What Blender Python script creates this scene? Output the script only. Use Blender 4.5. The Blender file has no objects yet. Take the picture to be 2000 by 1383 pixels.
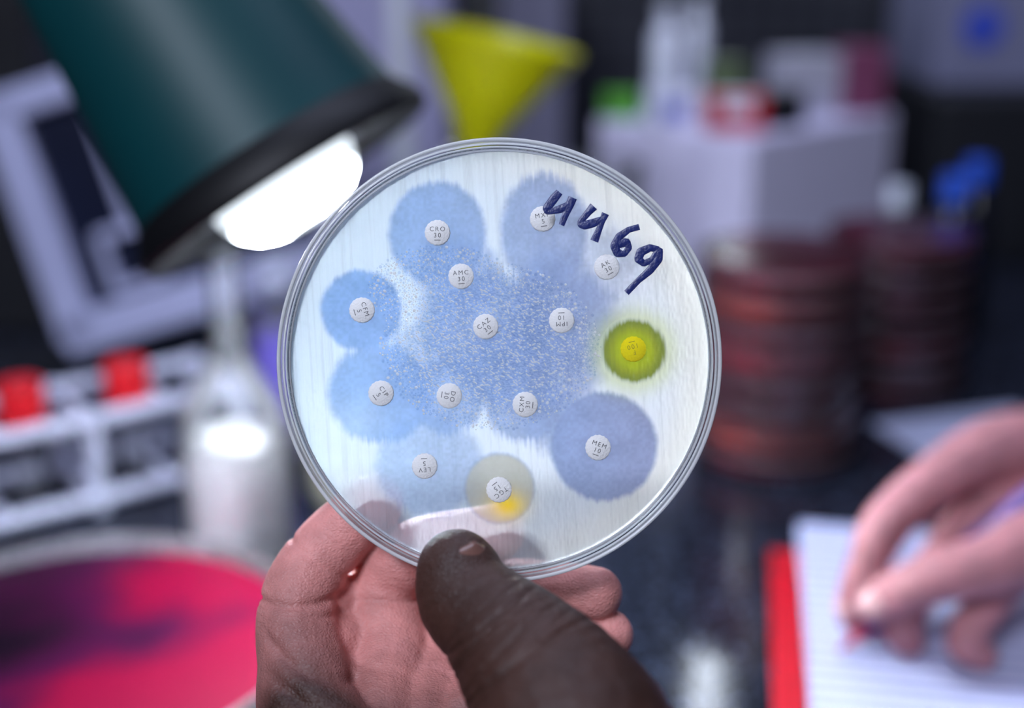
import bpy, math, random
import numpy as np
from mathutils import Vector, Matrix, Euler
random.seed(4); rng=np.random.default_rng(7)
scene=bpy.context.scene
try:
    scene.view_settings.view_transform='Standard'
    scene.view_settings.look='None'
except Exception as e: print(e)
C=0.90   # counter height
COL=scene.collection

# ---------------------------------------------------------------- helpers
def srgb(r,g,b):
    def f(c):
        c/=255.0
        return c/12.92 if c<=0.04045 else ((c+0.055)/1.055)**2.4
    return (f(r),f(g),f(b),1.0)
def newmat(name):
    m=bpy.data.materials.new(name); m.use_nodes=True
    nt=m.node_tree; nt.nodes.clear()
    out=nt.nodes.new('ShaderNodeOutputMaterial')
    return m,nt,out
def noise_bump(nt,scale,strength,dist=0.001,detail=4,coord='Object'):
    tc=nt.nodes.new('ShaderNodeTexCoord'); n=nt.nodes.new('ShaderNodeTexNoise')
    n.inputs['Scale'].default_value=scale; n.inputs['Detail'].default_value=detail
    nt.links.new(tc.outputs[coord],n.inputs['Vector'])
    b=nt.nodes.new('ShaderNodeBump'); b.inputs['Strength'].default_value=strength
    b.inputs['Distance'].default_value=dist
    nt.links.new(n.outputs['Fac'],b.inputs['Height'])
    return n,b
def pbr(name,col,rough=0.5,metal=0.0,spec=0.5,var=0.12,scale=60,bump=0.1,col2=None,trans=0,coat=0,sss=0,sscale=.02):
    m,nt,out=newmat(name)
    p=nt.nodes.new('ShaderNodeBsdfPrincipled')
    p.inputs['Roughness'].default_value=rough; p.inputs['Metallic'].default_value=metal
    p.inputs['Specular IOR Level'].default_value=spec
    p.inputs['Transmission Weight'].default_value=trans
    p.inputs['Coat Weight'].default_value=coat
    if sss:
        p.inputs['Subsurface Weight'].default_value=sss; p.inputs['Subsurface Scale'].default_value=sscale; p.inputs['Subsurface Radius'].default_value=(1,1,1)
    n,b=noise_bump(nt,scale,bump)
    mx=nt.nodes.new('ShaderNodeMix'); mx.data_type='RGBA'
    c2=col2 if col2 else tuple(c*(1-var) for c in col[:3])+(1,)
    mx.inputs[6].default_value=col; mx.inputs[7].default_value=c2
    nt.links.new(n.outputs['Fac'],mx.inputs[0]); nt.links.new(mx.outputs[2],p.inputs['Base Color'])
    nt.links.new(b.outputs['Normal'],p.inputs['Normal'])
    nt.links.new(p.outputs[0],out.inputs[0]); return m
def clear_mat(name,tint=(0.95,0.97,1,1),haze=0.12,hazecol=(0.8,0.88,1,1),rough=0.05,ior=1.45):
    m,nt,out=newmat(name)
    t=nt.nodes.new('ShaderNodeBsdfTransparent'); t.inputs[0].default_value=tint
    d=nt.nodes.new('ShaderNodeBsdfDiffuse'); d.inputs[0].default_value=hazecol
    tl=nt.nodes.new('ShaderNodeBsdfTranslucent'); tl.inputs[0].default_value=hazecol
    a=nt.nodes.new('ShaderNodeMixShader'); a.inputs[0].default_value=0.5
    nt.links.new(d.outputs[0],a.inputs[1]); nt.links.new(tl.outputs[0],a.inputs[2])
    h=nt.nodes.new('ShaderNodeMixShader')
    n,b=noise_bump(nt,300,0.05)
    mr=nt.nodes.new('ShaderNodeMath'); mr.operation='MULTIPLY'; mr.inputs[1].default_value=haze*2
    nt.links.new(n.outputs['Fac'],mr.inputs[0]); nt.links.new(mr.outputs[0],h.inputs[0])
    nt.links.new(t.outputs[0],h.inputs[1]); nt.links.new(a.outputs[0],h.inputs[2])
    g=nt.nodes.new('ShaderNodeBsdfGlossy'); g.inputs['Roughness'].default_value=rough
    f=nt.nodes.new('ShaderNodeFresnel'); f.inputs[0].default_value=ior
    m2=nt.nodes.new('ShaderNodeMixShader')
    nt.links.new(f.outputs[0],m2.inputs[0]); nt.links.new(h.outputs[0],m2.inputs[1]); nt.links.new(g.outputs[0],m2.inputs[2])
    nt.links.new(m2.outputs[0],out.inputs[0]); return m

def link(o,parent=None):
    COL.objects.link(o)
    if parent: o.parent=parent
    return o
def empty(name,loc=(0,0,0),mw=None):
    o=bpy.data.objects.new(name,None); o.empty_display_size=0.02; COL.objects.link(o)
    if mw is not None: o.matrix_world=mw
    else: o.location=loc
    return o
def mesh(name,v,f,mat,parent=None,smooth=True,loc=None,rot=None):
    me=bpy.data.meshes.new(name); me.from_pydata([tuple(x) for x in v],[],f); me.update()
    if smooth: me.polygons.foreach_set('use_smooth',[True]*len(me.polygons))
    if mat:
        for mm in (mat if isinstance(mat,list) else [mat]): me.materials.append(mm)
    o=bpy.data.objects.new(name,me); link(o,parent)
    if loc: o.location=loc
    if rot: o.rotation_euler=rot
    return o
def lathe_data(prof,seg=64,closed=False):
    v=[];f=[];n=len(prof)
    for i in range(seg):
        a=2*math.pi*i/seg
        for r,z in prof: v.append((r*math.cos(a),r*math.sin(a),z))
    rg=n if closed else n-1
    for i in range(seg):
        j=(i+1)%seg
        for k in range(rg):
            k2=(k+1)%n
            f.append((i*n+k,j*n+k,j*n+k2,i*n+k2))
    return v,f
def autosmooth(o,ang=35):
    es=o.modifiers.new('es','EDGE_SPLIT'); es.split_angle=math.radians(ang)
def lathe(name,prof,mat,seg=64,parent=None,loc=None,rot=None,closed=False,split=True):
    v,f=lathe_data(prof,seg,closed)
    o=mesh(name,v,f,mat,parent,True,loc,rot)
    if split: autosmooth(o)
    return o
def box(name,size,loc,mat,parent=None,rot=(0,0,0),bevel=0.002):
    x,y,z=[s/2 for s in size]
    v=[(-x,-y,-z),(x,-y,-z),(x,y,-z),(-x,y,-z),(-x,-y,z),(x,-y,z),(x,y,z),(-x,y,z)]
    f=[(0,3,2,1),(4,5,6,7),(0,1,5,4),(1,2,6,5),(2,3,7,6),(3,0,4,7)]
    o=mesh(name,v,f,mat,parent,False,loc,rot)
    if bevel:
        b=o.modifiers.new('b','BEVEL'); b.width=bevel; b.segments=3
    return o
def tube(name,pts,r,mat,parent=None,cyclic=False,radii=None,smooth=True):
    cu=bpy.data.curves.new(name,'CURVE'); cu.dimensions='3D'; cu.bevel_depth=r; cu.bevel_resolution=5
    cu.use_fill_caps=True
    if smooth and len(pts)>2:
        sp=cu.splines.new('NURBS'); sp.order_u=3; sp.use_endpoint_u=True
    else: sp=cu.splines.new('POLY')
    sp.points.add(len(pts)-1)
    for i,p in enumerate(pts):
        sp.points[i].co=(p[0],p[1],p[2],1)
        if radii: sp.points[i].radius=radii[i]
    sp.use_cyclic_u=cyclic; sp.resolution_u=8
    cu.materials.append(mat)
    o=bpy.data.objects.new(name,cu); return link(o,parent)

# ---------------------------------------------------------------- organic body builder
def ico_template():
    import bmesh
    bm=bmesh.new(); bmesh.ops.create_icosphere(bm,subdivisions=3,radius=1)
    v=np.array([x.co[:] for x in bm.verts]); f=np.array([[q.index for q in p.verts] for p in bm.faces]); bm.free()
    return v,f
ICOV,ICOF=ico_template()
def catmull(P,step=0.22):
    P=[np.array(p,float) for p in P]
    P=[2*P[0]-P[1]]+P+[2*P[-1]-P[-2]]
    P[0][3]=P[1][3]; P[-1][3]=P[-2][3]
    out=[]
    for i in range(1,len(P)-2):
        L=np.linalg.norm(P[i+1][:3]-P[i][:3]); r=min(P[i][3],P[i+1][3])
        n=max(2,int(L/(step*r)))
        for k in range(n):
            t=k/n
            a,b,c,d=P[i-1],P[i],P[i+1],P[i+2]
            q=0.5*((2*b)+(-a+c)*t+(2*a-5*b+4*c-d)*t*t+(-a+3*b-3*c+d)*t**3)
            q[3]=b[3]*(1-t)+c[3]*t
            out.append(q)
    out.append(P[-2]); return out
def organic(name,chains,mat,voxel,smooth_it=8,parent=None,mw=None,scale=1.0,creases=()):
    V=[];F=[];o=0
    for ch in chains:
        for q in catmull(ch):
            V.append((ICOV*q[3]+q[:3])*scale); F.append(ICOF+o); o+=len(ICOV)
    V=np.concatenate(V); F=np.concatenate(F)
    me=bpy.data.meshes.new(name); me.from_pydata(V.tolist(),[],F.tolist()); me.update(); me.materials.append(mat)
    ob=bpy.data.objects.new(name,me); link(ob,parent)
    rm=ob.modifiers.new('r','REMESH'); rm.mode='VOXEL'; rm.voxel_size=voxel; rm.use_smooth_shade=True
    sm=ob.modifiers.new('s','SMOOTH'); sm.factor=0.6; sm.iterations=smooth_it
    dg=bpy.context.evaluated_depsgraph_get()
    me2=bpy.data.meshes.new_from_object(ob.evaluated_get(dg))
    ob.modifiers.clear(); ob.data=me2
    if not me2.materials: me2.materials.append(mat)
    me2.polygons.foreach_set('use_smooth',[True]*len(me2.polygons))
    # skin flexion creases: real grooves pressed into the surface
    if creases:
        n=len(me2.vertices); co=np.empty(n*3); me2.vertices.foreach_get('co',co); co=co.reshape(-1,3)
        no=np.empty(n*3); me2.vertices.foreach_get('normal',no); no=no.reshape(-1,3)
        disp=np.zeros(n)
        for c,a,R,dep,wid in creases:
            c=np.array(c,float); a=np.array(a,float); a/=np.linalg.norm(a)
            d=co-c; t=d@a; lat=d-np.outer(t,a); rr=np.linalg.norm(lat,axis=1)
            s=np.sin(lat[:,0]/R*3.1+c[1])+np.sin(lat[:,1]/R*4.3+c[0])
            t=t+s*wid*.5
            disp-=dep*np.exp(-(t/wid)**2)*(1-sst_(R*.6,R,rr))
        co=co+no*disp[:,None]
        me2.vertices.foreach_set('co',co.ravel()); me2.update()
    if mw is not None: ob.matrix_world=mw
    return ob
def sst_(a,b,x):
    t=np.clip((x-a)/(b-a),0,1); return t*t*(3-2*t)

# ---------------------------------------------------------------- dish frame (mm)
TH=math.radians(18); cs,sn=math.cos(TH),math.sin(TH)
O=Vector((-0.0028,0.285,C+0.190))
DM=Matrix(((0.001,0,0,O.x),(0,sn*0.001,-cs*0.001,O.y),(0,cs*0.001,sn*0.001,O.z),(0,0,0,1)))

# ---------------------------------------------------------------- room
m_wall=pbr('wall_paint',srgb(70,72,84),0.6,scale=8)
def tile_mat():
    m,nt,out=newmat('dark_tiles')
    p=nt.nodes.new('ShaderNodeBsdfPrincipled'); p.inputs['Roughness'].default_value=0.3
    tc=nt.nodes.new('ShaderNodeTexCoord'); mp=nt.nodes.new('ShaderNodeMapping'); mp.inputs['Rotation'].default_value=(math.pi/2,0,0)
    br=nt.nodes.new('ShaderNodeTexBrick'); br.inputs['Scale'].default_value=1; br.offset=0
    br.inputs['Brick Width'].default_value=0.025; br.inputs['Row Height'].default_value=0.025; br.inputs['Mortar Size'].default_value=0.0016
    br.inputs['Color1'].default_value=srgb(42,43,50); br.inputs['Color2'].default_value=srgb(34,36,44); br.inputs['Mortar'].default_value=srgb(66,68,76)
    nt.links.new(tc.outputs['Object'],mp.inputs[0]); nt.links.new(mp.outputs[0],br.inputs['Vector'])
    nt.links.new(br.outputs['Color'],p.inputs['Base Color']); nt.links.new(p.outputs[0],out.inputs[0]); return m
box('floor',(4.2,4.2,0.05),(0,-0.6,-0.025),pbr('floor_vinyl',srgb(80,84,92),0.4,scale=12),bevel=0)
box('ceiling',(4.2,4.2,0.05),(0,-0.6,2.625),pbr('ceiling_paint',srgb(150,152,160),0.8,scale=12),bevel=0)
box('wall_back',(4.2,0.05,2.6),(0,1.385,1.3),tile_mat(),bevel=0)
box('wall_left',(0.05,4.0,2.6),(-2.075,-0.64,1.3),m_wall,bevel=0)
box('wall_right',(0.05,4.0,2.6),(2.075,-0.64,1.3),m_wall,bevel=0)
box('wall_front',(4.2,0.05,2.6),(0,-2.6,1.3),m_wall,bevel=0)

def counter_mat():
    m,nt,out=newmat('black_worktop')
    p=nt.nodes.new('ShaderNodeBsdfPrincipled'); p.inputs['Roughness'].default_value=0.10
    tc=nt.nodes.new('ShaderNodeTexCoord'); n=nt.nodes.new('ShaderNodeTexNoise'); n.inputs['Scale'].default_value=380; n.inputs['Detail'].default_value=2
    cr=nt.nodes.new('ShaderNodeValToRGB'); cr.color_ramp.elements[0].position=0.57; cr.color_ramp.elements[0].color=srgb(14,17,26)
    cr.color_ramp.elements[1].position=0.74; cr.color_ramp.elements[1].color=srgb(96,104,132)
    nt.links.new(tc.outputs['Object'],n.inputs['Vector']); nt.links.new(n.outputs['Fac'],cr.inputs[0]); nt.links.new(cr.outputs[0],p.inputs['Base Color'])
    n2=nt.nodes.new('ShaderNodeTexNoise'); n2.inputs['Scale'].default_value=60
    nt.links.new(tc.outputs['Object'],n2.inputs['Vector'])
    b=nt.nodes.new('ShaderNodeBump'); b.inputs['Strength'].default_value=0.12; b.inputs['Distance'].default_value=0.001
    nt.links.new(n2.outputs['Fac'],b.inputs['Height']); nt.links.new(b.outputs[0],p.inputs['Normal'])
    nt.links.new(p.outputs[0],out.inputs[0]); return m
wb=empty('lab_workbench',(0,0,0))
box('worktop',(3.0,1.16,0.04),(0,0.78,C-0.02),counter_mat(),wb,bevel=0.004)
m_cab=pbr('cabinet_laminate',srgb(150,155,165),0.5)
box('cabinet',(2.9,1.08,C-0.12),(0,0.80,0.08+(C-0.12)/2),m_cab,wb)
box('plinth',(2.8,1.0,0.08),(0,0.83,0.04),pbr('plinth_black',srgb(20,20,22),0.6),wb)

# ---------------------------------------------------------------- petri dish held up
petri=empty('petri_dish',mw=DM)
m_clear=clear_mat('clear_polystyrene',tint=(.98,.99,1,1),haze=0.02)
m_rim=clear_mat('clear_polystyrene_wall',tint=(1,1,1,1),haze=0.24,hazecol=(.96,.98,1,1),rough=0.15,ior=1.12)
m_rim2=clear_mat('polystyrene_edge',tint=(1,1,1,1),haze=0.8,hazecol=(.97,.99,1,1),rough=0.12,ior=1.4)
lathe('dish_base',[(0,-4.2),(46.9,-4.2)],m_clear,160,petri)
lathe('dish_base_wall',[(47.2,-4.2),(47.5,4.7)],m_rim,160,petri)
lathe('lid_plate',[(0,6.2),(48.2,6.2)],m_clear,160,petri)
lathe('lid_wall',[(48.7,6.3),(49.0,5.6),(49.1,-1.5)],m_rim,160,petri)
def torus(name,R,r,z,mat,parent,seg=160):
    prof=[(R+r*math.cos(t),z+r*math.sin(t)) for t in np.linspace(0,2*math.pi,12,endpoint=False)]
    return lathe(name,prof,mat,seg,parent,closed=True,split=False)
torus('lid_stacking_ring',46.3,0.18,6.3,m_rim,petri)
torus('lid_edge',48.75,0.42,6.2,m_rim2,petri)
torus('base_edge',47.3,0.22,4.7,m_rim2,petri)
torus('lid_skirt_edge',49.0,0.26,-1.5,m_rim2,petri)

# value noise
def vnoise(x,y,seed):
    r=np.random.default_rng(seed).random((256,256))
    xi=np.floor(x).astype(int); yi=np.floor(y).astype(int); fx=x-xi; fy=y-yi
    fx=fx*fx*(3-2*fx); fy=fy*fy*(3-2*fy)
    a=r[xi%256,yi%256]; b=r[(xi+1)%256,yi%256]; c=r[xi%256,(yi+1)%256]; d=r[(xi+1)%256,(yi+1)%256]
    return (a*(1-fx)+b*fx)*(1-fy)+(c*(1-fx)+d*fx)*fy
sst=sst_
# inhibition zones, mm in the dish: cx, cy, rx, ry, strength, softness, raggedness
ZONES=[(-14,28.5,11.3,12,.88,1.3,.4),(10,29,10.2,13.5,.8,1.6,.5),(-31.3,11.2,9.3,9.3,1,1.1,.3),(-27,-7.5,12.2,11.5,.92,1.8,.6),
 (-11.5,-8,8.5,9,.78,1.5,.6),(5.8,-10,9,9,.78,1.5,.7),(-16,-24,12.5,12,.6,2.2,.8),(0,-29,8.2,8.3,.7,.8,.15),
 (23.5,-19.5,12.3,12.6,.97,1.1,.25),(-3,7.5,16,13.5,.88,4,1.2),(14,9,12.5,13,.8,3.5,1),(-9,19,10,9,.75,3,1),(24,21,9,9,.4,4,1),(7,-2,17,10.5,.8,4,1),(-21,0,8,8,.5,4,1),
 (12,16,8,11,.65,3,1),(22,8,8,10,.45,4,1),(13,-14,8,8,.6,2.2,1)]
def agar():
    N=480; R=47.1
    g=np.linspace(-R,R,N); X,Y=np.meshgrid(g,g,indexing='ij')
    clear=np.zeros_like(X)
    xs=X+Y*0.06
    st1=vnoise(xs*1.5+100,Y*0.07+50,1)-.5; st2=vnoise(xs*4.5+300,Y*0.12+50,2)-.5
    for cx,cy,rx,ry,s,so,rag in ZONES:
        dx=(X-cx)/rx; dy=(Y-cy)/ry; d=np.sqrt(dx*dx+dy*dy)*rx
        w=np.abs(dy)/np.maximum(np.sqrt(dx*dx+dy*dy),.01)
        d=d+(st1*2.2+st2*1.6)*rag*w**2+(vnoise(X*.5+40,Y*.5+40,3)-.5)*1.1*rag
        clear=1-(1-clear)*(1-s*(1-sst(rx-so,rx+so*.5,d)))
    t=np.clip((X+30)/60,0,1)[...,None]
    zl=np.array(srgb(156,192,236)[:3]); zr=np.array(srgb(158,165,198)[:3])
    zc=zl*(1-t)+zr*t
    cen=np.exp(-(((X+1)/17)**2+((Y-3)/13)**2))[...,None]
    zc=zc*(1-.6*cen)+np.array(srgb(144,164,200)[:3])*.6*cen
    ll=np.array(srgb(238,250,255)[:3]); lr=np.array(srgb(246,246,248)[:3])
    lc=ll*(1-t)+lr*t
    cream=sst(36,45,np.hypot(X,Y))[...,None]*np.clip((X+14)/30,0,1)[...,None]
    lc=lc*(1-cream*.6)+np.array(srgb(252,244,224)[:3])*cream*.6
    streak=(1-.13*(sst(.62,.8,vnoise(xs*1.6+10,Y*.05+9,5)))*vnoise(xs*6,Y*.08+5,6)-.05*vnoise(xs*4+70,Y*.07+20,8))[...,None]
    lc=lc*streak
    mott=(1-.14*(vnoise(X*1.6+5,Y*1.6+5,21)-.5)*(clear>.2)-.16*(vnoise(X*.25+5,Y*.25+5,22)-.5)*clear)[...,None]
    col=(zc*clear[...,None]+lc*(1-clear[...,None]))*mott
    # pigment that leaches from the nitrofuran disc and tigecycline disc
    d=np.hypot(X-30.3,Y-2.0)+(st1*1.0+st2*.6)*.7
    k=(1-sst(6.4,8.0,d))[...,None]; kk=sst(2,7.5,d)[...,None]
    yc=np.array(srgb(184,192,28)[:3])*(1-kk)+np.array(srgb(124,134,54)[:3])*kk
    col=col*(1-k)+yc*k
    halo=(.55*np.exp(-((d-7)/3.2)**2)*sst(6.4,8,d))[...,None]; col=col*(1-halo)+np.array(srgb(212,218,135)[:3])*halo
    d=np.hypot(X,Y+29); k=(.65*(1-sst(7,8.4,d)))[...,None]; col=col*(1-k)+np.array(srgb(216,206,168)[:3])*k
    d=np.hypot((X-1.8)/1.3,(Y+32.8)/1.0); k=(np.exp(-(d/3.3)**2))[...,None]; col=col*(1-k)+np.array(srgb(248,205,30)[:3])*k
    opac=.94-.07*clear
    low=sst(22,32,-Y); opac=opac-.44*low*(1-.2*clear)*(1-.8*np.exp(-(d/3.3)**2))
    dy=np.hypot(X-30.3,Y-2.0)<8; opac=np.where(dy,.95,opac)
    idx=-np.ones((N,N),int); inside=np.hypot(X,Y)<R
    idx[inside]=np.arange(inside.sum())
    Z=0.12*(1-clear)*(vnoise(X*2.5,Y*.8+9,11))
    V=np.stack([X[inside],Y[inside],Z[inside]],1)
    a=idx[:-1,:-1];b=idx[1:,:-1];c=idx[1:,1:];dd=idx[:-1,1:]
    ok=(a>=0)&(b>=0)&(c>=0)&(dd>=0)
    F=np.stack([a[ok],b[ok],c[ok],dd[ok]],1)
    me=bpy.data.meshes.new('agar_layer'); me.from_pydata(V.tolist(),[],F.tolist()); me.update()
    at=me.color_attributes.new('growth','FLOAT_COLOR','POINT')
    cc=np.concatenate([col[inside],opac[inside][:,None]],1).astype(np.float32)
    at.data.foreach_set('color',cc.ravel())
    me.polygons.foreach_set('use_smooth',[True]*len(me.polygons))
    m,nt,out=newmat('mueller_hinton_agar')
    A=nt.nodes.new('ShaderNodeAttribute'); A.attribute_name='growth'
    d=nt.nodes.new('ShaderNodeBsdfDiffuse'); tl=nt.nodes.new('ShaderNodeBsdfTranslucent')
    n,b=noise_bump(nt,1.3,0.35,0.3,5)
    nt.links.new(A.outputs['Color'],d.inputs[0]); nt.links.new(A.outputs['Color'],tl.inputs[0])
    mx=nt.nodes.new('ShaderNodeMixShader'); mx.inputs[0].default_value=.74
    nt.links.new(d.outputs[0],mx.inputs[1]); nt.links.new(tl.outputs[0],mx.inputs[2])
    t=nt.nodes.new('ShaderNodeBsdfTransparent'); t.inputs[0].default_value=(.97,.98,1,1)
    m2=nt.nodes.new('ShaderNodeMixShader'); nt.links.new(A.outputs['Alpha'],m2.inputs[0])
    nt.links.new(t.outputs[0],m2.inputs[1]); nt.links.new(mx.outputs[0],m2.inputs[2])
    g=nt.nodes.new('ShaderNodeBsdfGlossy'); g.inputs['Roughness'].default_value=.12
    nt.links.new(b.outputs[0],g.inputs['Normal'])
    m3=nt.nodes.new('ShaderNodeMixShader'); m3.inputs[0].default_value=.04
    nt.links.new(m2.outputs[0],m3.inputs[1]); nt.links.new(g.outputs[0],m3.inputs[2])
    nt.links.new(m3.outputs[0],out.inputs[0])
    me.materials.append(m)
    o=bpy.data.objects.new('agar_layer',me); link(o,petri)
agar()
lathe('agar_side',[(47.1,-3.0),(47.1,0)],pbr('agar_edge',srgb(245,248,250),.4),160,petri)

# antibiotic discs : x,y (mm), rotation, text
def P(px,py): return ((px-976)/8.67,(705-py)/8.67)
DISCS=[(855,457,0,'CRO','30'),(1060,430,10,'MXF','5'),(1185,524,30,'AK','30'),(901,542,4,'AMC','30'),(708,608,-72,'CFM','5'),
(949,640,38,'CAZ','30'),(1097,628,182,'IPM','10'),(1237,684,195,'F','100'),(745,770,-55,'CIP','5'),(878,775,-100,'DO','30'),
(1026,792,86,'CXM','30'),(830,912,184,'LEV','5'),(975,958,-143,'TGC','15'),(1168,876,-20,'MEM','10')]
def paper(name,c):
    m,nt,out=newmat(name)
    d=nt.nodes.new('ShaderNodeBsdfDiffuse'); tl=nt.nodes.new('ShaderNodeBsdfTranslucent')
    n,b=noise_bump(nt,2.5,.2,.05)
    cr=nt.nodes.new('ShaderNodeMix'); cr.data_type='RGBA'; cr.inputs[6].default_value=c; cr.inputs[7].default_value=tuple(x*.95 for x in c[:3])+(1,)
    nt.links.new(n.outputs['Fac'],cr.inputs[0])
    for s in (d,tl): nt.links.new(cr.outputs[2],s.inputs[0])
    nt.links.new(b.outputs[0],d.inputs['Normal'])
    mx=nt.nodes.new('ShaderNodeMixShader'); mx.inputs[0].default_value=.12
    nt.links.new(d.outputs[0],mx.inputs[1]); nt.links.new(tl.outputs[0],mx.inputs[2]); nt.links.new(mx.outputs[0],out.inputs[0]); return m
m_disc=paper('disc_paper',(1,.975,.94,1)); m_ydisc=paper('disc_paper_yellow',srgb(255,235,20))
m_ink=pbr('disc_ink',srgb(72,68,70),.7,var=.05); m_yink=pbr('disc_ink_olive',srgb(150,140,20),.7,var=.05)
DR=2.85
disc_xy=[]
for px,py,rot,a,b in DISCS:
    x,y=P(px,py); disc_xy.append((x,y))
    yel=(a=='F')
    prof=[(0,.1),(DR*.9,.1),(DR,.3),(DR,1.0),(DR*.93,1.2),(0,1.2)]
    v,f=lathe_data(prof,72)
    vv=[]
    for i,q in enumerate(v):
        an=math.atan2(q[1],q[0]); k=1+.018*math.cos(an*18+px) if math.hypot(q[0],q[1])>DR*.8 else 1
        vv.append((q[0]*k,q[1]*k,q[2]))
    me_o=mesh('antibiotic_disc',vv,f,m_ydisc if yel else m_disc)
    autosmooth(me_o,50)
    me_o.matrix_world=DM@Matrix.Translation((x,y,0))@Matrix.Rotation(math.radians(rot),4,'Z')
    ink=m_yink if yel else m_ink
    for txt,yy,nm in ((a,.75,'code_text'),(b,-.65,'dose_text')):
        fc=bpy.data.curves.new(nm,'FONT'); fc.body=txt; fc.size=1.45; fc.align_x='CENTER'; fc.align_y='CENTER'
        fc.space_character=1.3; fc.extrude=.02; fc.offset=-0.01; fc.materials.append(ink)
        t=bpy.data.objects.new(nm,fc); link(t,me_o); t.location=(0,yy,1.23)
    box('underline',(1.4,.13,.04),(0,-1.7,1.23),ink,me_o,bevel=0)

# condensation droplets (one mesh)
def droplets():
    V=[];F=[];o=0;MI=[]
    pr=[(1,0),(.92,.32),(.66,.62),(.3,.78)]
    seg=9
    tv=[]
    for r,z in pr:
        for i in range(seg):
            a=2*math.pi*i/seg; tv.append((r*math.cos(a),r*math.sin(a),z))
    tv.append((0,0,.82)); tv=np.array(tv)
    tf=[]
    for k in range(3):
        for i in range(seg):
            j=(i+1)%seg; tf.append((k*seg+i,k*seg+j,(k+1)*seg+j,(k+1)*seg+i))
    for i in range(seg): tf.append((3*seg+i,3*seg+(i+1)%seg,4*seg))
    pts=[]; cell={}
    tries=0
    while len(pts)<4800 and tries<120000:
        tries+=1
        x=random.uniform(-34,30); y=random.uniform(-24,28)
        e=((x+2)/25)**2+((y-3)/19)**2
        e2=((x+13)/17)**2+((y-16)/10)**2
        dens=max(1-e,0.9*(1-e2))
        if dens<=0 or random.random()>min(1,dens*1.8+.05): continue
        if any((x-a)**2+(y-b)**2<3.2**2 for a,b in disc_xy): continue
        cen=e<.5
        r=random.uniform(.14,.30) if cen else random.choice([random.uniform(.10,.18),random.uniform(.18,.40)])
        key=(int(x//1),int(y//1)); bad=False
        for i in (-1,0,1):
            for j in (-1,0,1):
                for (a,b,rr) in cell.get((key[0]+i,key[1]+j),()):
                    if (a-x)**2+(b-y)**2<(rr+r*1.1)**2: bad=True;break
                if bad:break
            if bad:break
        if bad: continue
        cell.setdefault(key,[]).append((x,y,r)); pts.append((x,y,r,cen))
    for x,y,r,cen in pts:
        el=random.uniform(1,2.3) if cen else random.uniform(.9,1.2)
        an=random.gauss(-.25,.5)
        c,s=math.cos(an),math.sin(an)
        q=tv*np.array([r*el,r/ math.sqrt(el),r*.9])
        q=np.stack([q[:,0]*c-q[:,1]*s+x,q[:,0]*s+q[:,1]*c+y,q[:,2]+.12],1)
        V.append(q)
        F+= [tuple(i+o for i in f) for f in tf]; o+=len(tv)
        MI+=[1 if random.random()<.4 else 0]*len(tf)
    def dm(name,tint,white):
        m,nt,out=newmat(name)
        t=nt.nodes.new('ShaderNodeBsdfTransparent'); t.inputs[0].default_value=tint
        d=nt.nodes.new('ShaderNodeBsdfDiffuse'); d.inputs[0].default_value=(1,1,1,1)
        a=nt.nodes.new('ShaderNodeMixShader'); a.inputs[0].default_value=white
        nt.links.new(t.outputs[0],a.inputs[1]); nt.links.new(d.outputs[0],a.inputs[2])
        g=nt.nodes.new('ShaderNodeBsdfGlossy'); g.inputs['Roughness'].default_value=.15
        fr=nt.nodes.new('ShaderNodeFresnel'); fr.inputs[0].default_value=1.8
        mx=nt.nodes.new('ShaderNodeMixShader'); nt.links.new(fr.outputs[0],mx.inputs[0]); nt.links.new(a.outputs[0],mx.inputs[1]); nt.links.new(g.outputs[0],mx.inputs[2])
        nt.links.new(mx.outputs[0],out.inputs[0]); return m
    ob=mesh('condensation',np.concatenate(V).tolist(),F,[dm('water_droplets',(.78,.85,.95,1),0),dm('water_droplets_glint',(1,1,1,1),.55)],petri)  # some droplets get a white diffuse copy, highlights painted into the water
    ob.data.polygons.foreach_set('material_index',MI)
droplets()

# handwritten 4469 in marker on the lid
m_mark=pbr('marker_ink',srgb(16,24,74),.35,scale=1.2,col2=srgb(34,50,120),bump=.2)
hand_strokes=[[(1093,377),(1083,389),(1068,409),(1069,415),(1076,415),(1092,411),(1112,404)],[(1119,388),(1113,402),(1105,421),(1097,442)],
 [(1160,405),(1150,416),(1134,435),(1135,441),(1142,442),(1158,438),(1176,431)],[(1183,419),(1176,435),(1169,454),(1161,473)],
 [(1249,445),(1228,451),(1210,464),(1201,482),(1206,497),(1220,498),(1229,486),(1224,475),(1209,478)],
 [(1287,489),(1270,486),(1252,494),(1247,508),(1258,517),(1274,509),(1288,490),(1286,508),(1270,530),(1247,550),(1224,574)]]
hw=empty('marker_writing',(0,0,0)); hw.parent=petri
for i,s in enumerate(hand_strokes):
    pts=[P(*q)+(6.35,) for q in s]
    pts=[((x-2.8)*.979+2.8,(y-1.6)*.979+1.6,z) for x,y,z in pts]
    rad=[1.0+.22*math.sin(k*1.3+i) for k in range(len(pts))]
    t=tube('stroke_%d'%(i+1),pts,.82,m_mark,hw,radii=rad); t.scale=(1,1,.15); t.location=(0,0,6.35*.85)

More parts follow.
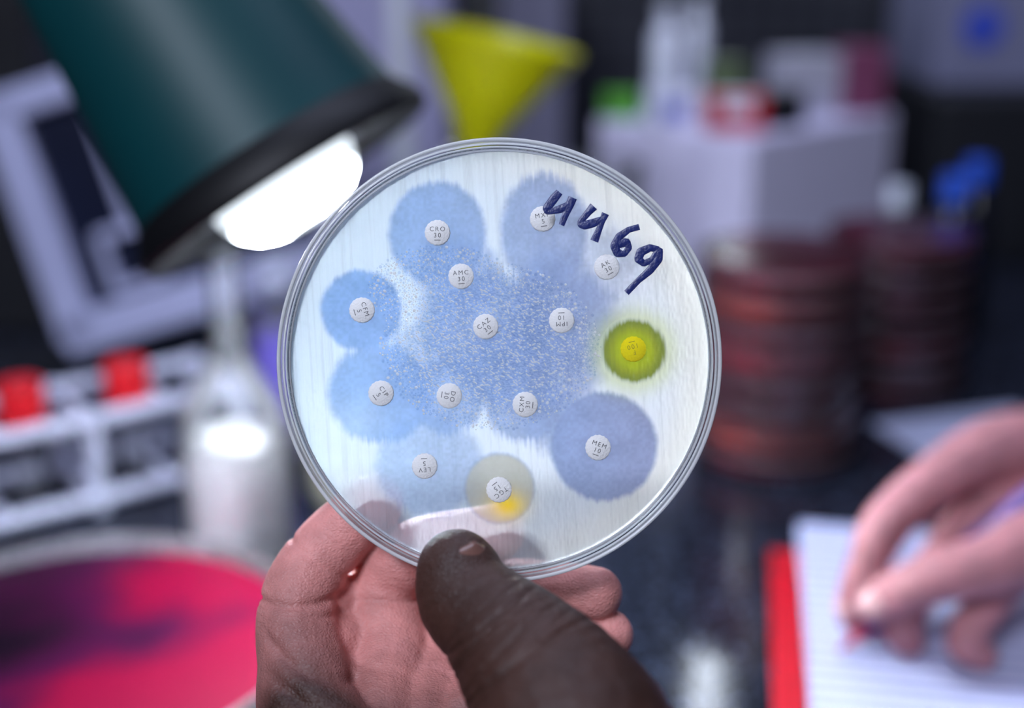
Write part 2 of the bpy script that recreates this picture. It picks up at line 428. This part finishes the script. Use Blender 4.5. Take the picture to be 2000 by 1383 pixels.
# ---------------------------------------------------------------- hands
def skin(name,palm,dark_tone,thresh=None,scale=1.0,bumpd=.3):
    m,nt,out=newmat(name)
    p=nt.nodes.new('ShaderNodeBsdfPrincipled'); p.inputs['Roughness'].default_value=.5
    p.inputs['Specular IOR Level'].default_value=.35
    p.inputs['Subsurface Weight'].default_value=.15; p.inputs['Subsurface Scale'].default_value=.004
    p.inputs['Subsurface Radius'].default_value=(1,.3,.2)
    tc=nt.nodes.new('ShaderNodeTexCoord')
    n=nt.nodes.new('ShaderNodeTexNoise'); n.inputs['Scale'].default_value=.09*scale; n.inputs['Detail'].default_value=5
    nt.links.new(tc.outputs['Object'],n.inputs['Vector'])
    mx=nt.nodes.new('ShaderNodeMix'); mx.data_type='RGBA'; mx.inputs[6].default_value=palm; mx.inputs[7].default_value=dark_tone
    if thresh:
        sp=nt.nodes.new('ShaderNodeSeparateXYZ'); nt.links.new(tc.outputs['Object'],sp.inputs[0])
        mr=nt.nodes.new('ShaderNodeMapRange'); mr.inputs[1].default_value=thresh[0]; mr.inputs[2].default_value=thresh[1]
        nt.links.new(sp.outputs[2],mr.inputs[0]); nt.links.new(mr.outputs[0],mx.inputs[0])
    else: nt.links.new(n.outputs['Fac'],mx.inputs[0])
    hv=nt.nodes.new('ShaderNodeHueSaturation'); nt.links.new(mx.outputs[2],hv.inputs['Color'])
    mv=nt.nodes.new('ShaderNodeMapRange'); mv.inputs[1].default_value=.3; mv.inputs[2].default_value=.7; mv.inputs[3].default_value=.72; mv.inputs[4].default_value=1.2
    nt.links.new(n.outputs['Fac'],mv.inputs[0]); nt.links.new(mv.outputs[0],hv.inputs['Value'])
    nt.links.new(hv.outputs[0],p.inputs['Base Color'])
    vo=nt.nodes.new('ShaderNodeTexVoronoi'); vo.feature='DISTANCE_TO_EDGE'; vo.inputs['Scale'].default_value=1.2*scale
    mp=nt.nodes.new('ShaderNodeMapping'); mp.inputs['Scale'].default_value=(.8,1.2,1)
    nz=nt.nodes.new('ShaderNodeTexNoise'); nz.inputs['Scale'].default_value=.6*scale; nz.inputs['Detail'].default_value=6
    nt.links.new(tc.outputs['Object'],mp.inputs[0]); nt.links.new(mp.outputs[0],vo.inputs['Vector']); nt.links.new(mp.outputs[0],nz.inputs['Vector'])
    b1=nt.nodes.new('ShaderNodeBump'); b1.inputs['Strength'].default_value=.7; b1.inputs['Distance'].default_value=bumpd*1.2
    b2=nt.nodes.new('ShaderNodeBump'); b2.inputs['Strength'].default_value=.55; b2.inputs['Distance'].default_value=bumpd*2
    nt.links.new(vo.outputs['Distance'],b1.inputs['Height']); nt.links.new(nz.outputs['Fac'],b2.inputs['Height'])
    nt.links.new(b2.outputs[0],b1.inputs['Normal']); nt.links.new(b1.outputs[0],p.inputs['Normal'])
    nt.links.new(p.outputs[0],out.inputs[0]); return m
m_skin=skin('skin_holding_hand_shaded',srgb(214,144,138),srgb(62,38,31),(-4,13),bumpd=.0003)  # paler palm skin, with backlit shade painted darker toward the camera
W=(8,-118,34,25)
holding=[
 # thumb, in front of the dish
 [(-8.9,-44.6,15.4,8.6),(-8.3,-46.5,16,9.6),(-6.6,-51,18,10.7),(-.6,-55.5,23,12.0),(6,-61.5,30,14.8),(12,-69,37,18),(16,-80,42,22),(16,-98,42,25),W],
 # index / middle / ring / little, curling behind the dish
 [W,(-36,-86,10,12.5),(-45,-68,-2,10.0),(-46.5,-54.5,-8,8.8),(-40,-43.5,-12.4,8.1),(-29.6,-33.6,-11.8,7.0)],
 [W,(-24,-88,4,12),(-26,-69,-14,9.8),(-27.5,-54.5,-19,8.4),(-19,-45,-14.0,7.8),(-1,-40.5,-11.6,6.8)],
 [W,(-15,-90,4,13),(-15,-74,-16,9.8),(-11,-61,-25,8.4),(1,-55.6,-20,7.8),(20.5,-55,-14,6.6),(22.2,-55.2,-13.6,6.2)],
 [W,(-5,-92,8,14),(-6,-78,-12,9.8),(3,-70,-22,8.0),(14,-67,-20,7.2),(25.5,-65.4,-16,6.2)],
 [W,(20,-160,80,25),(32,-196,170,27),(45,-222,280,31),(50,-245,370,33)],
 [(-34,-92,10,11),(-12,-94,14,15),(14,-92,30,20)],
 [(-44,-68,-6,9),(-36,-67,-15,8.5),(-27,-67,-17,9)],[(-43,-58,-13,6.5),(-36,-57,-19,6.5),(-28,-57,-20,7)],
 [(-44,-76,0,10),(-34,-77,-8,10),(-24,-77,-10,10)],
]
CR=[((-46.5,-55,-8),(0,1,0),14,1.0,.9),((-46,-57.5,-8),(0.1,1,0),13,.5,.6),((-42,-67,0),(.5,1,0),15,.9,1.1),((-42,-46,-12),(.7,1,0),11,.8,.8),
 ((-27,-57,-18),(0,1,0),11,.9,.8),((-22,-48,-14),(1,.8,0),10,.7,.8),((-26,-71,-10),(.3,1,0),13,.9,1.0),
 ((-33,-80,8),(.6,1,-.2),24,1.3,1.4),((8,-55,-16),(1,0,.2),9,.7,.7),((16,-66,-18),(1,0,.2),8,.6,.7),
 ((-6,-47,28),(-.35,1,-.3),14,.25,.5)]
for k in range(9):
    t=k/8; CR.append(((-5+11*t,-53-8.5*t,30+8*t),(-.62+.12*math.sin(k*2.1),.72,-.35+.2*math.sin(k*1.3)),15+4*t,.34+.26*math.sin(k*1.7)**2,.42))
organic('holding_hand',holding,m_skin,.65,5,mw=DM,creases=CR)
hh=bpy.data.objects['holding_hand']
tube('coat_sleeve',[(28,-188,150),(36,-204,200),(45,-222,280),(52,-245,380)],38,pbr('coat_cloth',srgb(150,165,190),.9,scale=.5,bump=.5),hh)
m_nail=pbr('nail',srgb(108,76,68),.25,var=.05,coat=.3)
def nail(name,c,nrm,updir,w,l,parent,mat):
    n=Vector(nrm).normalized(); u=(Vector(updir)-n*Vector(updir).dot(n)).normalized(); s=u.cross(n)
    v=[];f=[];A=14;B=12
    for i in range(B+1):
        t=i/B*2-1
        for j in range(A+1):
            a=j/A*2-1
            half=w*(1-.12*max(0,t)**3-.25*max(0,-t)**2)*math.sqrt(max(0.02,1-abs(t)**6))
            q=Vector(c)+u*(t*l)+s*(a*half)+n*(-.42*w*(a*a)*1.0-.12*l*t*t)
            v.append(q)
    for i in range(B):
        for j in range(A):
            k=i*(A+1)+j; f.append((k,k+1,k+A+2,k+A+1))
    o=mesh(name,v,f,mat,parent); so=o.modifiers.new('s','SOLIDIFY'); so.thickness=.05*w; return o
nail('thumb_nail',(-3.4,-43.4,23.1),(.55,.35,.75),(-.1,1,-.1),5.6,6.2,hh,m_nail)

m_skin2=skin('skin_writing_hand',srgb(204,144,150),srgb(168,110,116),None,scale=1000,bumpd=.0003)
def H(*a): return [(x,y,z+C,r) for x,y,z,r in a]
WR=(.262,.548,.062,.024)
writing=[
 H((.134,.469,.027,.0066),(.138,.467,.046,.0078),(.148,.474,.064,.0090),(.186,.500,.076,.0115),(.225,.525,.072,.017),WR),
 H((.141,.458,.034,.0078),(.158,.452,.048,.0098),(.188,.460,.052,.0125),(.222,.490,.055,.018),WR),
 H((.139,.480,.016,.0068),(.143,.487,.030,.0080),(.160,.502,.052,.0092),(.195,.518,.072,.0120),(.230,.535,.068,.018),WR),
 H((.157,.468,.0125,.0070),(.154,.468,.022,.0080),(.172,.482,.040,.0092),(.203,.505,.055,.0125),WR),
 H((.183,.458,.0115,.0065),(.176,.458,.018,.0074),(.190,.470,.032,.0086),(.214,.492,.045,.0125),WR),
 H((.214,.492,.045,.014),(.24,.515,.04,.020),WR),
 H(WR,(.33,.60,.062,.027),(.47,.69,.065,.034),(.62,.79,.07,.038)),
]
CW=[((.139,.467,C+.046),(.1,0,1),.012,.0006,.0008),((.150,.475,C+.066),(1,.5,.2),.013,.0007,.0009),((.158,.452,C+.048),(1,-.2,.8),.013,.0006,.0009)]
organic('writing_hand',writing,m_skin2,.0010,5,creases=CW)
wh=bpy.data.objects['writing_hand']
m_nail2=pbr('nail_pink',srgb(225,175,175),.35,var=.05,coat=.2)
nail('index_nail',(.1292,.4655,C+.031),(-.75,-.35,.5),(-.1,0,-1),.0048,.0056,wh,m_nail2)
nail('thumb_nail',(.1375,.4505,C+.0385),(-.3,-.75,.55),(-.8,.2,-.6),.0054,.0062,wh,m_nail2)
m_slv=pbr('sleeve_cloth',srgb(90,82,66),.9,scale=300,bump=.5)
def sleeve():
    ch=[(.266,.556,.064,.031),(.33,.60,.064,.034),(.47,.69,.067,.042),(.62,.79,.07,.046)]
    t=tube('sleeve',[(x,y,z+C) for x,y,z,r in ch],.04,m_slv,wh,radii=[r/.04 for *_,r in ch])
sleeve()
pen=empty('pen',(0,0,0))
tip=Vector((.1305,.468,C+.0075)); dr=Vector((.0595,.007,.0535)).normalized()
m_pen=pbr('pen_barrel',srgb(110,85,150),.25); m_pent=pbr('pen_tip',srgb(190,60,90),.3)
tube('barrel',[tip+dr*.014,tip+dr*.142],.0036,m_pen,pen,smooth=False)
tube('tip_cone',[tip,tip+dr*.014],.0034,m_pent,pen,smooth=False,radii=[.2,1])
tube('cap_end',[tip+dr*.142,tip+dr*.15],.0038,m_pent,pen,smooth=False)

# ---------------------------------------------------------------- notebook
nb=empty('notebook',(.225,.47,C)); nb.rotation_euler=(0,0,math.radians(-10))
def paper_lines():
    m,nt,out=newmat('ruled_paper')
    p=nt.nodes.new('ShaderNodeBsdfPrincipled'); p.inputs['Roughness'].default_value=.8
    tc=nt.nodes.new('ShaderNodeTexCoord'); w=nt.nodes.new('ShaderNodeTexWave'); w.bands_direction='Y'; w.inputs['Scale'].default_value=36
    nt.links.new(tc.outputs['Object'],w.inputs['Vector'])
    cr=nt.nodes.new('ShaderNodeValToRGB'); cr.color_ramp.elements[0].position=.72; cr.color_ramp.elements[0].color=srgb(196,199,230)
    cr.color_ramp.elements[1].position=.92; cr.color_ramp.elements[1].color=srgb(134,144,196)
    nt.links.new(w.outputs['Fac'],cr.inputs[0]); nt.links.new(cr.outputs[0],p.inputs['Base Color']); nt.links.new(p.outputs[0],out.inputs[0]); return m
box('pages',(.235,.21,.005),(.012,0,.0035),paper_lines(),nb,bevel=.001)
box('cover',(.25,.20,.0012),(.006,-.018,.0006),pbr('red_cover',srgb(180,16,32),.4),nb,bevel=.0004)
box('spine',(.012,.17,.006),(-.112,-.035,.003),pbr('red_spine',srgb(190,16,36),.4),nb,bevel=.001)
box('loose_paper',(.10,.10,.0008),(.275,.705,C+.0006),pbr('white_paper',srgb(165,170,198),.8),rot=(0,0,.3),bevel=0)

# ---------------------------------------------------------------- desk lamp
ax=(Vector((.54,-.84*.309,-.84*.951))+Vector((0,.951,-.309))*.09).normalized()
lm=Vector((-.0850,.495,C+.190))
q=(-ax).to_track_quat('Z','Y')
lamp=empty('desk_lamp',mw=Matrix.Translation(lm)@q.to_matrix().to_4x4())
m_green=pbr('green_enamel',srgb(0,66,70),.5,spec=.35,scale=15,col2=srgb(0,48,54))
m_blk=pbr('black_metal',srgb(9,10,14),.55,spec=.3)
m_white_in=pbr('white_reflector',srgb(150,154,165),.5)
lathe('shade',[(.0560,.010),(.0500,.050),(.0450,.100),(.0405,.155),(.036,.190),(.022,.205),(.0,.208)],m_green,96,lamp,split=False)
lathe('shade_inner',[(.0545,.009),(.0485,.050),(.0435,.100),(.039,.15),(.0,.17)],m_white_in,96,lamp,split=False)
lathe('black_collar',[(.0400,.0045),(.0440,-.001),(.0605,-.003),(.0622,-.001),(.0618,.004),(.0580,.009),(.0560,.012),(.0545,.011),(.0500,.008)],m_blk,96,lamp,closed=True)
lathe('socket_cap',[(.0,.235),(.016,.235),(.020,.228),(.022,.200),(.0,.198)],m_blk,48,lamp)
# frosted bulb: ring painted into the emission, crown and flanks dimmed to soften edges
mb,nt,out=newmat('frosted_bulb_glow'); e=nt.nodes.new('ShaderNodeEmission'); e.inputs[0].default_value=(.82,.91,1,1)
tc=nt.nodes.new('ShaderNodeTexCoord'); sp=nt.nodes.new('ShaderNodeSeparateXYZ'); nt.links.new(tc.outputs['Object'],sp.inputs[0])
cxy=nt.nodes.new('ShaderNodeCombineXYZ'); nt.links.new(sp.outputs[0],cxy.inputs[0]); nt.links.new(sp.outputs[1],cxy.inputs[1])
ln=nt.nodes.new('ShaderNodeVectorMath'); ln.operation='LENGTH'; nt.links.new(cxy.outputs[0],ln.inputs[0])
cr=nt.nodes.new('ShaderNodeMapRange'); cr.inputs[1].default_value=0; cr.inputs[2].default_value=.034; nt.links.new(ln.outputs['Value'],cr.inputs[0])
rp=nt.nodes.new('ShaderNodeValToRGB'); rp.color_ramp.interpolation='EASE'
el=rp.color_ramp.elements; el[0].position=.22; el[0].color=(.005,.005,.005,1); el[1].position=.80; el[1].color=(.0035,.0035,.0035,1)
k=el.new(.51); k.color=(1,1,1,1)
nt.links.new(cr.outputs[0],rp.inputs[0])
mu=nt.nodes.new('ShaderNodeMath'); mu.operation='MULTIPLY'; mu.inputs[1].default_value=480; nt.links.new(rp.outputs[0],mu.inputs[0])
nt.links.new(mu.outputs[0],e.inputs[1]); nt.links.new(e.outputs[0],out.inputs[0])
lathe('bulb',[(.0,-.0165),(.007,-.0162),(.014,-.0148),(.020,-.0122),(.025,-.008),(.028,-.003),(.0295,.003),(.031,.015),(.02,.05),(.0,.06)],mb,96,lamp,split=False)
iv=lamp.matrix_world.inverted()
def L(p): return tuple(iv@Vector(p))
top=lm-ax*.225
tube('arm_upper',[L(top),L(top+Vector((-.05,.03,.03))),L((-.40,.64,C+.36)),L((-.50,.68,C+.22))],.007,m_blk,lamp)
tube('arm_lower',[L((-.50,.68,C+.22)),L((-.52,.72,C+.02))],.008,m_blk,lamp,smooth=False)
b_=lathe('lamp_base',[(0,.022),(.05,.020),(.072,.012),(.076,.0),(0,0)],m_blk,64,lamp)
b_.matrix_parent_inverse=Matrix(); b_.matrix_basis=iv@Matrix.Translation((-.52,.72,C+.0005))

# ---------------------------------------------------------------- flask with white liquid
m_glass=clear_mat('lab_glass',tint=(1,1,1,1),haze=.10,hazecol=(.9,.93,1,1),rough=.04,ior=1.35)
m_milk=pbr('white_suspension',srgb(254,254,255),.35,var=.01,sss=1,sscale=.03)
fl=empty('volumetric_flask',(-.127,.567,C))
lathe('glass',[(0,.0015),(.022,.0015),(.0245,.004),(.0245,.062),(.022,.074),(.012,.092),(.0075,.102),(.0068,.145),(.0085,.147),(.0085,.151),(.0068,.151)],m_glass,64,fl)
lathe('liquid',[(0,.0025),(.021,.0025),(.0240,.005),(.0240,.059),(0,.059)],m_milk,64,fl)
lathe('stopper',[(0,.150),(.0055,.150),(.0062,.160),(.0075,.168),(0,.170)],pbr('stopper',srgb(205,210,235),.3),32,fl)
bt=empty('reagent_bottle',(-.128,.70,C))
lathe('glass',[(0,.001),(.015,.001),(.016,.003),(.016,.075),(.008,.088),(.008,.10)],m_glass,48,bt)
lathe('solution',[(0,.002),(.0148,.002),(.0148,.070),(0,.070)],pbr('violet_solution',srgb(105,85,200),.3),48,bt)
lathe('cap',[(0,.112),(.0095,.112),(.0095,.096),(0,.096)],pbr('bottle_cap_white',srgb(190,195,225),.4),32,bt)
cj=empty('cream_jar',(-.085,.64,C))
lathe('jar_body',[(0,.001),(.020,.001),(.022,.004),(.022,.034),(.020,.036)],pbr('cream_plastic',srgb(205,200,180),.4),48,cj)
lathe('jar_lid',[(0,.046),(.021,.046),(.0235,.043),(.0235,.034),(0,.034)],pbr('cream_lid',srgb(222,218,196),.4),48,cj)

# ---------------------------------------------------------------- magenta culture dish
mg=empty('magenta_culture_dish',(-.170,.458,C))
def mag_mat():
    m,nt,out=newmat('magenta_medium')
    p=nt.nodes.new('ShaderNodeBsdfPrincipled'); p.inputs['Roughness'].default_value=.5; p.inputs['Specular IOR Level'].default_value=.15
    tc=nt.nodes.new('ShaderNodeTexCoord'); n=nt.nodes.new('ShaderNodeTexNoise'); n.inputs['Scale'].default_value=13; n.inputs['Detail'].default_value=2
    nt.links.new(tc.outputs['Object'],n.inputs['Vector'])
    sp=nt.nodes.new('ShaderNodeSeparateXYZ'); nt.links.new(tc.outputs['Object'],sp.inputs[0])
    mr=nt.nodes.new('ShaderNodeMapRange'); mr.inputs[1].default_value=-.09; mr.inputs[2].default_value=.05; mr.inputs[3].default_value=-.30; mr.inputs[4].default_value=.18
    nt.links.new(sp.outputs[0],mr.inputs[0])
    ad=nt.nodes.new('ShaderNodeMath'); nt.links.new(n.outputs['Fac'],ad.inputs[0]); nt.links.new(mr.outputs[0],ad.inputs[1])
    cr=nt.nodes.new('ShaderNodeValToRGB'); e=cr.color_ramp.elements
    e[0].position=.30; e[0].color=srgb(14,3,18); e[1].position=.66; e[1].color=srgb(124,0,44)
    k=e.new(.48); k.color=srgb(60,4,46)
    nt.links.new(ad.outputs[0],cr.inputs[0]); nt.links.new(cr.outputs[0],p.inputs['Base Color']); nt.links.new(p.outputs[0],out.inputs[0]); return m
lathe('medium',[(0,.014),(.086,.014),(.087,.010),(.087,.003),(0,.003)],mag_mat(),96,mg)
lathe('dish_wall',[(0,.001),(.089,.001),(.0905,.003),(.0905,.020),(.0885,.0205),(.0878,.019),(.0878,.003),(0,.0025)],clear_mat('dish_plastic',haze=.4,hazecol=(.9,.85,.9,1)),96,mg)

# ---------------------------------------------------------------- petri dish stacks
m_shell=clear_mat('stack_plastic',tint=(.82,.52,.60,1),haze=.06,hazecol=(.6,.3,.4,1),rough=.13,ior=1.6)
reds=[pbr('blood_agar_%d'%i,c,.3) for i,c in enumerate([srgb(104,14,46),srgb(150,22,60),srgb(165,86,56),srgb(66,10,36),srgb(196,116,84)])]
m_piping=clear_mat('stack_plastic_edge',tint=(.9,.7,.75,1),haze=.45,hazecol=(.9,.68,.78,1),rough=.12,ior=1.7)
def stack(loc,n,order):
    s=empty('petri_dish_stack',loc)
    for i in range(n):
        z=i*.0145
        dx,dy=random.uniform(-.001,.001),random.uniform(-.001,.001)
        lathe('medium_%d'%(i+1),[(0,.0015),(.0415,.0015),(.0418,.0085),(0,.0085)],reds[order[i%len(order)]],64,s,loc=(dx,dy,z))
        lathe('plate_%d'%(i+1),[(0,.0005),(.042,.0005),(.0428,.0012),(.0428,.0095),(.0445,.0097),(.0450,.0090),(.0450,.0135),(.0443,.0142),(0,.0142)],m_shell,64,s,loc=(dx,dy,z))
        t=torus('rim_%d'%(i+1),.0448,.0007,.0092,m_piping,s,64); t.location=(dx,dy,z)
stack((.146,.70,C),8,[0,4,3,3,1,0,2,0])
stack((.243,.815,C),7,[0,3,1,3,0,3,0])

# ---------------------------------------------------------------- right background group
m_wbox=pbr('white_carton',srgb(224,220,250),.55)
box('storage_carton',(.20,.15,.137),(.1895+.0,1.0735,C+.0685),m_wbox,rot=(0,0,math.radians(45)),bevel=.004)
T=C+.1375
def sbox(name,size,loc,mat,rot=0,lid=None):
    if lid is None: return box(name,size,(loc[0],loc[1],loc[2]+size[2]/2),mat,rot=(0,0,rot),bevel=.001)
    e=empty(name,loc); e.rotation_euler=(0,0,rot)
    box('body',size,(0,0,size[2]/2),mat,e,bevel=.001)
    box('label',(size[0]*.45,.0008,size[2]*.5),(0,-size[1]/2-.0003,size[2]*.45),lid,e,bevel=0)
m_red=pbr('red_card',srgb(190,20,40),.4); m_grn=pbr('green_card',srgb(80,160,40),.4); m_wh=pbr('white_card',srgb(225,228,250),.4)
m_blue=pbr('blue_print',srgb(60,80,190),.4); m_pink=pbr('pink_card',srgb(120,60,92),.5); m_olv=pbr('olive_card',srgb(70,90,50),.5); m_dk=pbr('dark_card',srgb(18,20,28),.5)
sbox('reagent_carton',(.040,.024,.026),(.122,1.018,T),m_wh,.0,m_blue)
rc=empty('red_reagent_carton',(.164,.990,T))
box('body',(.042,.026,.026),(0,0,.013),m_red,rc,bevel=.001); box('top_label',(.026,.016,.0006),(0,0,.0264),m_wh,rc,bevel=0); box('front_label',(.022,.0006,.010),(0,-.0134,.017),m_wh,rc,bevel=0)
sbox('green_reagent_carton',(.028,.020,.019),(.086,1.055,T),m_grn,0)
sbox('dark_reagent_carton',(.030,.025,.026),(.201,1.01,T),m_dk,.3)
sbox('olive_reagent_carton',(.03,.03,.04),(.170,1.09,T),m_olv)
sbox('glove_carton',(.050,.04,.046),(.235,1.09,T),pbr('grey_card',srgb(175,175,190),.5),.3)
sbox('pink_reagent_carton',(.034,.034,.052),(.279,1.088,T),m_pink,.1)
m_st=pbr('white_enamel',srgb(235,240,255),.25,metal=.1)
def bottle(name,loc,r,h,mat,capm):
    e=empty(name,loc)
    lathe('body',[(0,.0),(r*.95,.0),(r,.002),(r,h*.68),(r*.9,h*.75),(r*.5,h*.82),(r*.5,h*.88),(0,h*.88)],mat,40,e)
    lathe('cap',[(0,h),(r*.6,h),(r*.62,h*.99),(r*.62,h*.86),(0,h*.86)],capm,32,e)
bottle('white_bottle',(.122,1.075,T),.0125,.085,m_st,m_st)
bottle('white_bottle',(.152,1.115,T),.009,.09,m_st,m_st)
m_amb=pbr('dark_vial',srgb(20,22,34),.25); m_bc=pbr('blue_cap',srgb(20,80,205),.35)
bottle('blue_capped_vial',(.296,.88,C),.014,.123,m_amb,m_bc)
bottle('blue_capped_vial',(.328,.93,C),.014,.125,m_amb,m_bc)
bottle('white_capped_vial',(.266,.905,C),.012,.112,m_amb,pbr('white_cap',srgb(215,222,240),.35))
box('dark_equipment_case',(.36,.2,.145),(.54,1.23,C+.0725),m_dk,bevel=.004)
wu=empty('white_analyser',(.45,1.25,C+.1455))
box('housing',(.17,.15,.16),(0,0,.08),pbr('lavender_plastic',srgb(120,122,152),.45),wu,bevel=.006)
o=lathe('round_badge',[(0,.0012),(.017,.0012),(.018,0),(0,0)],m_blue,40,wu); o.location=(-.045,-.0755,.052); o.rotation_euler=(math.pi/2,0,0)
# ---------------------------------------------------------------- funnel in flask
m_yel=pbr('yellow_plastic',srgb(208,208,0),.35,col2=srgb(188,188,0))
fu=empty('yellow_funnel',(-.022,.812,C+.155)); fu.rotation_euler=(0,math.radians(12),0)
lathe('cone',[(.0045,-.05),(.0060,-.01),(.0135,.004),(.0175,.012),(.0510,.062),(.0515,.065),(.0500,.065),(.0495,.062),(.0160,.012),(.012,.004),(.0045,-.01),(.0035,-.05)],m_yel,64,fu)
ff=empty('glass_flask',(-.020,.812,C))
lathe('glass',[(0,.001),(.040,.001),(.043,.006),(.043,.05),(.030,.095),(.0185,.115),(.0175,.148),(.020,.150)],m_glass,64,ff)
rs=empty('retort_stand',(-.074,.90,C))
box('base',(.10,.14,.012),(0,0,.006),m_st,rs)
tube('rod',[(0,0,.01),(0,0,.42)],.0085,m_st,rs,smooth=False)
m_lav=pbr('lavender_panel',srgb(168,166,204),.5,scale=120,bump=.2)
box('grey_equipment_cabinet',(.20,.16,.26),(-.155,1.22,C+.13),m_lav,bevel=.006)
box('grey_folder_box',(.055,.16,.24),(.018,1.22,C+.12),pbr('folder_grey',srgb(115,114,138),.5),bevel=.003)
cyl=empty('glass_beaker',(.055,.86,C))
lathe('glass',[(0,.001),(.027,.001),(.029,.004),(.029,.13),(.0315,.134),(.030,.134),(.028,.130)],m_glass,48,cyl)

# ---------------------------------------------------------------- left background: tilted instrument and rack
m_frame=pbr('white_frame',srgb(184,188,226),.4)
inst=empty('tilted_display_stand',(-.284,.84,C+.026)); inst.rotation_euler=(math.radians(-8),math.radians(-17),0)
box('frame_left',(.026,.02,.165),(0,0,.0775),m_frame,inst,bevel=.003)
box('frame_foot',(.20,.02,.026),(.09,0,0),m_frame,inst,bevel=.003)
box('frame_head',(.20,.02,.020),(.09,0,.152),m_frame,inst,bevel=.003)
box('frame_right',(.022,.02,.165),(.185,0,.0775),m_frame,inst,bevel=.003)
box('dark_panel',(.17,.01,.14),(.09,.006,.08),pbr('dark_screen',srgb(22,28,52),.25),inst,bevel=0)
box('pale_slat',(.026,.006,.085),(.066,-.003,.095),m_frame,inst,bevel=.002)
for i,(sx,sz,x,z) in enumerate([(.034,.007,.050,.056),(.034,.007,.050,.020),(.007,.04,.035,.038),(.007,.04,.065,.038)]):
    box('port_edge_%d'%(i+1),(sx,.008,sz),(x,-.004,z),m_frame,inst,bevel=.001)
box('strut',(.014,.12,.012),(.09,.06,-.012),m_frame,inst)
m_rack=pbr('white_wire',srgb(205,209,232),.35)
rk=empty('test_tube_rack',(-.243,.587,C))
Lr=.125; D=.055
for z in (.008,.05):
    for y in (0,D): tube('rail',[(-.03,y,z),(Lr,y,z)],.0042,m_rack,rk,smooth=False)
    for x in (-.03,.0,.045,.085,Lr): tube('cross_bar',[(x,0,z),(x,D,z)],.0034,m_rack,rk,smooth=False)
for x in (-.03,.045,Lr):
    for y in (0,D): tube('post',[(x,y,.002),(x,y,.054)],.0045,m_rack,rk,smooth=False)
m_rc=pbr('red_cap',srgb(225,20,35),.35)
rk.matrix_basis=Matrix.Translation((-.243,.587,C))@Matrix.Rotation(math.atan2(.073,.095),4,'Z')
def vial(x,y):
    e=empty('red_capped_tube',tuple(rk.matrix_basis@Vector((x,y,0))))
    lathe('tube',[(0,.001),(.006,.002),(.0085,.007),(.0085,.05),(0,.05)],m_glass,32,e)
    lathe('cap',[(0,.070),(.0105,.070),(.0115,.068),(.0115,.048),(0,.048)],m_rc,32,e)
vial(.072,.020); vial(.018,.020)
box('side_equipment_case',(.22,.20,.34),(-.435,1.02,C+.17),m_dk,bevel=.005)

# ---------------------------------------------------------------- lights
def area(name,loc,rot,sx,sy,p,col):
    l=bpy.data.lights.new(name,'AREA'); l.shape='RECTANGLE'; l.size=sx; l.size_y=sy; l.energy=p; l.color=col
    o=bpy.data.objects.new(name,l); COL.objects.link(o); o.location=loc; o.rotation_euler=rot; return o
ml,nt,out=newmat('light_panel_glow'); e=nt.nodes.new('ShaderNodeEmission'); e.inputs[0].default_value=(.8,.88,1,1); e.inputs[1].default_value=2; nt.links.new(e.outputs[0],out.inputs[0])
box('ceiling_light',(1.2,.3,.04),(.1,.75,2.58),ml,bevel=.004)
area('ceiling_light_source',(.1,.75,2.55),(0,0,0),1.2,.3,12,(.64,.70,1))
# added front fill, unseen: brightens the disc faces; invented housing and hanger
src=Vector((-.45,-.62,C+1.02)); tgt=Vector((-.0,.30,C+.19)); dq=(tgt-src).to_track_quat('-Z','Y')
area('front_fill_source',src,dq.to_euler(),.45,.25,18.5,(.78,.83,1))
pw=empty('front_fill_panel',mw=Matrix.Translation(src-(tgt-src).normalized()*.03)@dq.to_matrix().to_4x4())
box('housing',(.50,.30,.04),(0,0,.01),pbr('fill_housing',srgb(180,182,190),.4),pw,bevel=.004)
ipw=pw.matrix_world.inverted()
tube('hanger',[tuple(ipw@Vector((src.x,src.y,src.z+.05))),tuple(ipw@Vector((src.x,src.y,2.6)))],.008,m_blk,pw,smooth=False)
# added unseen glow strip, placed to lay a bright streak on the worktop
mt,nt,out=newmat('streak_glow'); e=nt.nodes.new('ShaderNodeEmission'); e.inputs[0].default_value=(.8,.88,1,1); e.inputs[1].default_value=18; nt.links.new(e.outputs[0],out.inputs[0])
wl=empty('streak_helper_light',(.225,1.345,C+.50))
tube('streak_strip',[(0,0,-.20),(0,0,.20)],.011,mt,wl,smooth=False)
box('streak_backing',(.05,.014,.46),(0,0,0),pbr('backing_grey',srgb(60,62,70),.4),wl,bevel=.003).location=(0,.0075,0)
w=bpy.data.worlds.new('World'); scene.world=w; w.use_nodes=True
bg=w.node_tree.nodes['Background']; bg.inputs[0].default_value=(.5,.6,1,1); bg.inputs[1].default_value=.04

# ---------------------------------------------------------------- camera
cam=bpy.data.cameras.new('camera'); co=bpy.data.objects.new('camera',cam); COL.objects.link(co)
co.location=(0,0,C+.284); co.rotation_euler=(math.radians(72),0,0)
cam.sensor_width=36; cam.lens=46.8; cam.clip_start=.01
cam.dof.use_dof=True; cam.dof.focus_distance=.297; cam.dof.aperture_fstop=4.2
scene.camera=co
